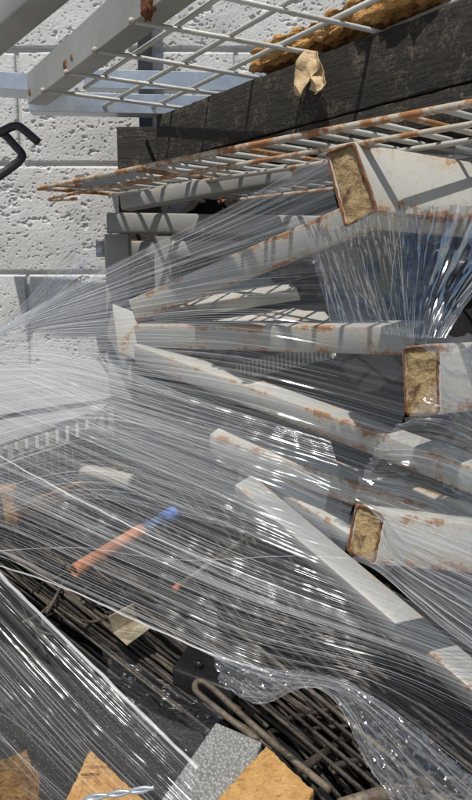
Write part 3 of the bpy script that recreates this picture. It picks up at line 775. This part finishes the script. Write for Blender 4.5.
bar('thin_rod', [P(120, 572, 0.90), P(148, 588, 0.88)], 0.005, M['rod_tan']); tag(bpy.data.objects['thin_rod.001'], 'short stubby tan rod above the zinc bracket', 'rod')

# zinc angle bracket
br = P(107, 616, 0.83)
q = [P(107, 613, 0.835), P(136, 603, 0.855), P(140, 618, 0.85), P(112, 632, 0.83)]
bracket = thing('angle_bracket', 'tarnished zinc angle bracket lying open among the rods', 'bracket', br)
for pts in ([(108, 616, .835), (133, 603, .85), (137, 619, .86), (113, 633, .845)], [(113, 633.5, .845), (137, 619.5, .86), (150, 629, .83), (127, 646, .815)]):
    qq = [P(*p) for p in pts]; nrm = (qq[1] - qq[0]).cross(qq[3] - qq[0]).normalized()
    V = qq + [p - nrm * 0.0018 for p in qq]
    me = mk('flange', local(V, br), [(0, 1, 2, 3), (7, 6, 5, 4), (0, 4, 5, 1), (1, 5, 6, 2), (2, 6, 7, 3), (3, 7, 4, 0)], M['bracket'], False); bevel_mesh(me, 0.0004, 1); auto(obj('flange', me, bracket))

# black plastic housing
bh = P(178, 660, 0.82)
V, Fc = box_geo(P(172, 668, 0.80), P(232, 690, 0.77) - P(172, 668, 0.80), P(190, 640, 0.86) - P(172, 668, 0.80), Vector((0, 0, -0.035)))
housing = thing('plastic_housing', 'glossy black plastic housing wrapped in film beside the wire hook', 'housing', bh)
me = mk('body', local(V, bh), Fc, M['black_plastic'], False); bevel_mesh(me, 0.004, 3); auto(obj('body', me, housing))
nrm = (P(232, 690, 0.77) - P(172, 668, 0.80)).cross(P(190, 640, 0.86) - P(172, 668, 0.80)).normalized()
cpt = P(199, 666, 0.806); bar('screw_boss', [cpt - nrm * .002, cpt + nrm * 0.006], 0.0045, M['black_plastic'], housing, 14)

# ------------------------------------------------------------------ rods
def rod_group(n, f, mats, rad, label, group, name='steel_rod'):
    for i in range(n):
        a, b = f(i)
        m = mats[RNG.randrange(len(mats))]
        mid = a.lerp(b, 0.5) + Vector((RNG.uniform(-.003, .003), 0, RNG.uniform(-.004, .002)))
        o = bar(name, smooth_path([a, mid, b], 5), RNG.uniform(*rad), m, None, 7)
        kd = {'dark_steel_rod': 'brown', 'tan_steel_rod': 'tan', 'black_steel_rod': 'black'}[m.name]
        tag(o, label.replace('KIND', kd), 'rod', kd + ' ' + group)
# loose bundle at the left, running down to the right
def fL(i):
    t = RNG.random(); x0 = RNG.uniform(-40, 125); y0 = 545 + 0.33 * x0 + RNG.uniform(-22, 26)
    L = RNG.uniform(120, 230); sl = RNG.uniform(0.66, 0.86)
    off = RNG.uniform(0.015, 0.055)
    return T(x0, y0, off), T(x0 + L, y0 + L * sl, off)
rod_group(95, fL, [M['rod'], M['rod'], M['rod_black'], M['rod_tan']], (0.0014, 0.0026), 'thin KIND steel rod in the loose bundle at the lower left', 'rods in the loose bundle')
def fS(i):
    x0 = RNG.uniform(20, 120); y0 = RNG.uniform(575, 625); an = RNG.uniform(-1.2, 1.4); L = RNG.uniform(14, 40)
    off = RNG.uniform(0.05, 0.075)
    return T(x0, y0, off), T(x0 + L * math.cos(an), y0 + L * math.sin(an), off - 0.012)
rod_group(34, fS, [M['rod'], M['rod_tan'], M['rod_black']], (0.0014, 0.0024), 'short KIND steel stub in the tangle below the copper pipe', 'stubs in the tangle', 'steel_stub')

def grid_panel(label, a0, a1, b0, b1, n, crosses, r, mats, off, bow=0.0, skip=()):
    """long rods from the line a0-a1 to the line b0-b1 (px, py), with cross rods"""
    A0, A1, B0, B1 = (T(*p, off) for p in (a0, a1, b0, b1))
    root = thing('rod_grid', label, 'rod grid', A0)
    for i in range(n):
        t = i / (n - 1) + RNG.uniform(-.2, .2) / n
        a = A0.lerp(A1, t); b = B0.lerp(B1, t); mid = a.lerp(b, .5) + Vector((0, 0, bow + RNG.uniform(-.002, .002)))
        bar('rod', smooth_path([a, mid, b], 5), r * RNG.uniform(.85, 1.15), mats[RNG.randrange(len(mats))], root, 7)
    for c in crosses:
        a = A0.lerp(B0, c) - Vector((0, 0, 2 * r * .9)); b = A1.lerp(B1, c) - Vector((0, 0, 2 * r * .9)); 
        bar('rod', [a, a.lerp(b, .5) + Vector((0, 0, bow * 4 * c * (1 - c))), b], r * 1.2, M['rod'], root, 7)
    return root
grid_panel('grid of dark steel rods under the torn film at the bottom right', (180, 632), (372, 600), (410, 830), (600, 770), 17, (0.12, 0.5, 0.72), 0.0028, [M['rod'], M['rod'], M['rod_tan']], 0.05)
grid_panel('lower grid of blackened rods showing through the first', (150, 600), (430, 600), (340, 840), (640, 800), 22, (0.3, 0.62), 0.0024, [M['rod_black'], M['rod'], M['rod']], 0.022)
grid_panel('dark rod grid in the middle of the heap, behind the copper pipe', (110, 470), (330, 520), (240, 640), (440, 690), 18, (0.2, 0.5, 0.8), 0.0022, [M['rod_black'], M['rod'], M['rod_black'], M['rod']], 0.03)
grid_panel('small black wire grid below the slatted rim', (-30, 500), (120, 455), (60, 560), (210, 530), 14, (0.3, 0.7), 0.0018, [M['rod_black'], M['rod']], 0.03)
# hooked rod
hk = smooth_path([T(330, 790, 0.085), T(272, 742, 0.085), T(222, 697, 0.085), T(207, 684, 0.086), T(199, 681, 0.087), T(195, 686, 0.087), T(199, 694, 0.086), T(226, 716, 0.080), T(258, 740, 0.078)], 6)
o = bar('hooked_rod', hk, 0.0034, M['rod_tan'], None, 10); tag(o, 'tan steel rod bent into a hairpin hook above the grey panel', 'rod')
o = bar('thick_rod', [T(340, 806, 0.10), T(376, 795, 0.095), T(432, 782, 0.085)], 0.0062, M['rod_tan'], None, 12); tag(o, 'thicker tan rod crossing at the bottom right', 'rod')
o = bar('cross_rod', [T(222, 810, 0.06), T(300, 770, 0.055), T(350, 735, 0.03)], 0.0045, M['rod'], None, 10); tag(o, 'dark cross rod right of the orange wood block', 'rod')

# ------------------------------------------------------------------ foreground boards and wood
plank_px('dark_board', [(-90, 830, 0.70), (175, 860, 0.66), (205, 735, 0.78), (-90, 600, 0.90)], 0.012, M['speckled'], 'gritty dark board under the film at the lower left', 'board')
plank_px('stippled_panel', [(140, 830, 0.60), (228, 850, 0.585), (262, 742, 0.65), (216, 722, 0.665)], 0.012, M['hammered'], 'grey stippled metal panel beside the orange wood block', 'panel')
def wood_px(pts, d0, down, mat, label, seed, cuts=14, amp=0.004, sc_=45):
    q = [P(*p) for p in pts]; dn = Vector(down); V = q + [p + dn for p in q]
    Fc = [(0, 1, 2, 3), (7, 6, 5, 4), (0, 4, 5, 1), (1, 5, 6, 2), (2, 6, 7, 3), (3, 7, 4, 0)]
    base = q[0]; me = mk('wood_block', local(V, base), Fc, mat, False); rough_mesh(me, cuts, amp, sc_, seed)
    o = obj('wood_block', me); o.location = base; return tag(o, label, 'wood block')
wood_px([(212, 806, 0.56), (290, 850, 0.53), (313, 790, 0.56), (266, 746, 0.60)], 0, (0.004, 0.02, -0.07), M['wood_pale'], 'orange split wood block at the bottom centre', 3, 40, 0.0012, 130)
wood_px([(66, 800, 0.60), (140, 850, 0.56), (160, 815, 0.585), (90, 750, 0.64)], 0, (-0.01, 0.01, -0.06), M['wood'], 'orange wedge of wood under the film at the bottom left', 8, 30, 0.0010, 120)
wood_px([(-22, 770, 0.62), (38, 840, 0.58), (40, 775, 0.62), (26, 750, 0.65)], 0, (-0.01, 0.012, -0.06), M['wood_brown'], 'rotten brown wood block in the bottom left corner', 5, 40, 0.004, 60)
for sgn, lab in ((0, 'grey twisted wire lying on the orange wood wedge, upper strand'), (1, 'grey twisted wire lying on the orange wood wedge, lower strand')):
    pts = [P(84 + 10 * k_, 799 - 1.6 * k_ + 2.2 * math.sin(k_ * 1.4 + sgn * 3.1), 0.565 - 0.001 * k_) for k_ in range(8)]
    o = bar('twisted_wire', smooth_path(pts, 4), 0.0014, M['galv'], None, 7); tag(o, lab, 'wire')

# ------------------------------------------------------------------ stretch film
wrap = thing('stretch_wrap', 'clear streaky stretch film pulled tight around the scrap', 'stretch film', (0, 0.7, 0.9))
WL = wrap.location
def sheet(name, rows, mat, nu=70, nv=160, pleat=0.0022, crump=0.0, seed=0, freq=30, cu=4, cv=10, crisp=False):
    G = patch([[P(*p) for p in r] for r in rows], nu, nv); N_ = grid_normals(G)
    rs = np.random.RandomState(seed)
    v = np.linspace(0, 1, nv)[:, None]; u = np.linspace(0, 1, nu)[None]
    h = np.zeros((nv, nu))
    for k_ in range(9):
        f = freq * (0.3 + 1.5 * rs.rand()); ph = rs.rand() * 6.28; dr = (rs.rand() - .5) * 1.2
        h += np.sin(6.283 * f * (v + 0.02 * dr * np.sin(3 * u + ph)) + ph) * (0.4 + 0.6 * np.sin(3.1 * u * rs.rand() + rs.rand() * 6)) / 4
    env = np.clip(np.minimum(u, 1 - u) * 6, 0.25, 1)
    G = G + N_ * (h * pleat * env)[..., None]
    if crump:
        for j in range(nv):
            for i in range(nu):
                q = Vector((i / (nu - 1) * cu, j / (nv - 1) * cv, seed * 1.7))
                a = abs(mnoise.noise(q)) + 0.5 * abs(mnoise.noise(q * 2.3 + Vector((3, 1, 7)))) + 0.22 * abs(mnoise.noise(q * 5.1))
                G[j, i] += N_[j, i] * (0.35 - a) * crump
    G = G - np.array(WL)
    me = grid_mesh(name, G, mat)
    if crisp:
        bm = bmesh.new(); bm.from_mesh(me); rj = random.Random(seed)
        for v in bm.verts:
            if not v.is_boundary:
                e = v.link_edges[rj.randrange(len(v.link_edges))]; v.co = v.co.lerp(e.other_vert(v).co, rj.uniform(0, .38))
            else: v.co += Vector((rj.uniform(-1, 1), 0, rj.uniform(-1, 1))) * 0.0022
        bmesh.ops.triangulate(bm, faces=bm.faces, quad_method='BEAUTY')
        for f in bm.faces: f.smooth = False
        bm.to_mesh(me); bm.free()
    return obj(name, me, wrap), G
def strands(G, n, rad, seed, u0=(0.0, 0.3), u1=(0.7, 1.0), par=None):
    """drawn-out creases of one sheet, joined"""
    rs = random.Random(seed); V = []; Fc = []; nv, nu = G.shape[:2]
    for k_ in range(n):
        j = rs.random() * (nv - 2); a = int(rs.uniform(*u0) * (nu - 1)); b = int(rs.uniform(*u1) * (nu - 1)); dj = rs.gauss(0, .14 if rs.random() < .3 else .03) * nv
        pts = []
        for i in range(a, b + 1, 3):
            jj = min(max(j + dj * (i - a) / max(b - a, 1), 0), nv - 1.01); j0 = int(jj); t = jj - j0
            p = G[j0, i] * (1 - t) + G[j0 + 1, i] * t; pts.append(Vector(p) + Vector((0, -0.0012, 0.0004)))
        if len(pts) < 3: continue
        r = rs.uniform(*rad); tp = [0.35 + 0.65 * math.sin(math.pi * (0.08 + 0.84 * i / (len(pts) - 1))) for i in range(len(pts))]
        v, f = tube_geo(pts, r, 4, tp); o_ = len(V); V += v; Fc += [tuple(x + o_ for x in q) for q in f]
    return tag(obj('film_creases', mk('film_creases', V, Fc, M['strand']), o), kind='stuff')

# A: fan from the left to the three beams
A = [[(-220, 470, 1.0), (-90, 392, .90), (0, 329, .85), (120, 262, .77), (240, 201, .700), (326, 151, .662)],
     [(-220, 470, .99), (-90, 395, .89), (0, 334, .84), (120, 292, .77), (240, 255, .70), (344, 226, .655)],
     [(-220, 475, .98), (-90, 400, .89), (0, 340, .84), (120, 322, .77), (250, 315, .70), (400, 334, .670)],
     [(-220, 485, .97), (-90, 408, .88), (0, 352, .83), (120, 358, .77), (250, 375, .71), (404, 416, .668)],
     [(-220, 505, .96), (-90, 425, .88), (0, 375, .82), (120, 415, .76), (250, 460, .70), (355, 500, .668)],
     [(-220, 530, .95), (-90, 445, .87), (0, 410, .81), (120, 455, .75), (250, 520, .69), (345, 552, .664)]]
o, G = sheet('film_sheet', A, M['film_fan'], 80, 260, 0.0020, 0, 1, 40); strands(G, 210, (0.00006, 0.00020), 5)
# A2: a second clear layer, steeper
A2 = [[(-200, 300, .90), (0, 300, .83), (80, 246, .79), (97, 236, .78)],
      [(-200, 330, .90), (0, 322, .83), (70, 275, .79), (102, 262, .775)],
      [(-200, 360, .90), (0, 345, .83), (60, 320, .79), (105, 300, .770)]]
A2 = [[(-200, 420, .92), (-40, 350, .84), (6, 322, .815), (45, 276, .80), (78, 246, .79), (97, 236, .785)],
      [(-200, 430, .92), (-40, 355, .84), (8, 326, .815), (50, 292, .80), (84, 262, .79), (102, 252, .785)],
      [(-200, 440, .92), (-40, 360, .84), (10, 330, .815), (52, 304, .80), (84, 284, .79), (104, 272, .785)]]
o, G = sheet('film_sheet', A2, M['film_crumple'], 26, 22, 0.0008, 0.012, 3, 5, 5, 3, True)
# B: cross-going layer over the left heap
B = [[(-160, 300, .88), (-20, 345, .79), (120, 400, .745), (240, 440, .70), (330, 480, .66)],
     [(-160, 360, .87), (-20, 400, .79), (120, 455, .74), (240, 505, .69), (345, 556, .645)],
     [(-160, 420, .86), (-20, 455, .78), (120, 515, .73), (250, 574, .68), (400, 630, .63), (560, 690, .60)],
     [(-160, 450, .85), (-20, 485, .775), (120, 545, .725), (250, 600, .675), (400, 650, .625), (560, 715, .595)]]
o, G = sheet('film_sheet', B, M['film_low'], 90, 220, 0.0022, 0, 7, 30); strands(G, 110, (0.00006, 0.00020), 9)
Bl = [[(-160, 448, .852), (-20, 483, .777), (120, 543, .727), (250, 598, .677), (400, 648, .627), (560, 713, .597)],
     [(-160, 490, .845), (-20, 520, .765), (120, 580, .71), (250, 636, .665), (400, 678, .62), (560, 760, .59)],
     [(-160, 530, .84), (-20, 550, .76), (60, 585, .73), (150, 626, .69), (260, 676, .65), (350, 694, .62), (440, 770, .59), (520, 840, .575)]]
o, G = sheet('film_sheet', Bl, M['film_dark'], 90, 150, 0.0022, 0, 8, 18); strands(G, 55, (0.00006, 0.00020), 10)
# B2: second crossing layer, flatter, giving the hatch at the left
B2 = [[(-120, 335, .80), (60, 350, .765), (200, 400, .72), (330, 440, .68)],
      [(-120, 480, .80), (60, 420, .76), (200, 440, .715), (340, 480, .67)],
      [(-120, 560, .79), (60, 500, .75), (200, 520, .71), (345, 560, .66)]]
o, G = sheet('film_sheet', B2, M['film_veil'], 70, 150, 0.002, 0, 12, 26); strands(G, 60, (0.00006, 0.00020), 13)
# rolled hems
def rope(pts, r, seed):
    pts = smooth_path([P(*p) for p in pts], 14)
    pts = [p + Vector((mnoise.noise(p * 60), 0, mnoise.noise(p * 60 + Vector((5, 0, 0))))) * 0.0010 for p in pts]
    tp = [0.75 + 0.5 * abs(mnoise.noise(p * 40 + Vector((seed, 0, 0)))) for p in pts]
    return bar('film_hem', pts, r, M['strand'], wrap, 8, tp)
rope([(-60, 418, .78), (5, 459, .755), (80, 500, .735), (160, 540, .71), (240, 572, .69), (330, 606, .66)], 0.0009, 1)
rope([(-60, 513, .70), (0, 575, .668), (60, 634, .645), (120, 693, .615), (170, 742, .59), (197, 768, .575)], 0.0019, 2)
rope([(-20, 560, .745), (60, 586, .725), (150, 627, .685), (215, 655, .66), (270, 672, .645)], 0.0009, 3)
rope([(-20, 552, .75), (80, 548, .74), (180, 560, .72), (300, 556, .69), (400, 562, .65)], 0.0004, 4)
# C: crinkled gather from the middle beam up to the top beam
Cc = [[(330, 322, .70), (322, 290, .705), (312, 250, .70), (300, 222, .68)],
      [(372, 332, .675), (362, 296, .680), (350, 255, .675), (344, 226, .652)],
      [(402, 336, .655), (394, 296, .655), (386, 252, .650), (378, 209, .634)],
      [(416, 338, .645), (422, 292, .650), (430, 250, .655), (436, 206, .662)],
      [(446, 338, .648), (470, 300, .665), (505, 260, .69), (540, 206, .73)]]
o, G = sheet('film_sheet', Cc, M['film_gather'], 60, 220, 0.0010, 0.0075, 21, 16, 1.3, 20); strands(G, 14, (0.00008, 0.00022), 22)
# D: over the flank of the middle beam and between beams at the right
D = [[(400, 330, .660), (440, 337, .648), (500, 330, .70), (580, 320, .78)],
     [(441, 366, .652), (450, 374, .654), (500, 380, .70), (580, 380, .78)],
     [(404, 420, .660), (442, 420, .648), (500, 440, .69), (580, 450, .76)],
     [(372, 456, .655), (430, 460, .645), (500, 490, .68), (580, 520, .74)],
     [(354, 496, .660), (388, 508, .648), (480, 545, .66), (580, 590, .71)]]
o, G = sheet('film_sheet', D, M['film_clear'], 40, 80, 0.001, 0.012, 31, 8, 2.5, 8, True); strands(G, 30, (0.00006, 0.00020), 32)
# E: streaks over the lowest beam, their sun glare put into the milky colour
E = [[(354, 498, .660), (388, 510, .648), (440, 528, .65), (520, 560, .68)],
     [(385, 522, .650), (392, 534, .648), (440, 556, .645), (540, 600, .67)],
     [(380, 548, .650), (388, 556, .648), (440, 590, .64), (540, 650, .66)],
     [(346, 558, .656), (378, 572, .648), (440, 625, .63), (540, 700, .645)]]
o, G = sheet('film_sheet', E, M['film_mid'], 60, 140, 0.003, 0.003, 41, 22); strands(G, 80, (0.00006, 0.00020), 42)
# H: crumpled torn edge round the hole
H = [[(222, 652, .652), (262, 668, .640), (310, 672, .628), (350, 684, .615), (400, 716, .60), (450, 756, .588), (500, 800, .58)],
     [(214, 664, .650), (262, 690, .640), (306, 682, .628), (344, 694, .615), (384, 742, .60), (420, 790, .588), (450, 830, .58)],
     [(228, 690, .648), (262, 704, .640), (304, 687, .628), (336, 702, .615), (366, 762, .600), (392, 800, .590), (420, 850, .58)]]
o, G = sheet('film_sheet', H, M['film_tail'], 130, 34, 0.0008, 0.012, 51, 6, 7, 5, True); strands(G, 14, (0.00006, 0.00020), 52, (0.0, 0.6), (0.5, 1.0))
# G: sheet at the lower left behind the rolled hem
Gs = [[(-60, 512, .702), (0, 574, .670), (60, 633, .647), (120, 692, .617), (170, 741, .592), (240, 812, .56)],
      [(-90, 560, .72), (-20, 625, .68), (40, 690, .645), (95, 750, .61), (160, 815, .57), (210, 870, .54)],
      [(-120, 620, .73), (-60, 680, .68), (0, 740, .64), (60, 800, .60), (110, 850, .565), (150, 900, .54)],
      [(-150, 690, .73), (-90, 750, .68), (-40, 800, .63), (10, 850, .59), (50, 890, .56), (90, 930, .53)]]
o, G = sheet('film_sheet', Gs, M['film_dark'], 80, 170, 0.002, 0, 61, 22); strands(G, 46, (0.00006, 0.00018), 62)
# K: slack film right of the hem
Kk = [[(100, 640, .66), (150, 672, .65), (200, 700, .64), (226, 712, .632)],
      [(110, 676, .635), (160, 706, .63), (200, 716, .628), (222, 718, .626)],
      [(130, 702, .612), (170, 738, .595), (192, 752, .590), (216, 738, .610)]]
o, G = sheet('film_sheet', Kk, M['film_dark'], 30, 30, 0.001, 0.010, 71, 5, 3, 3, True)
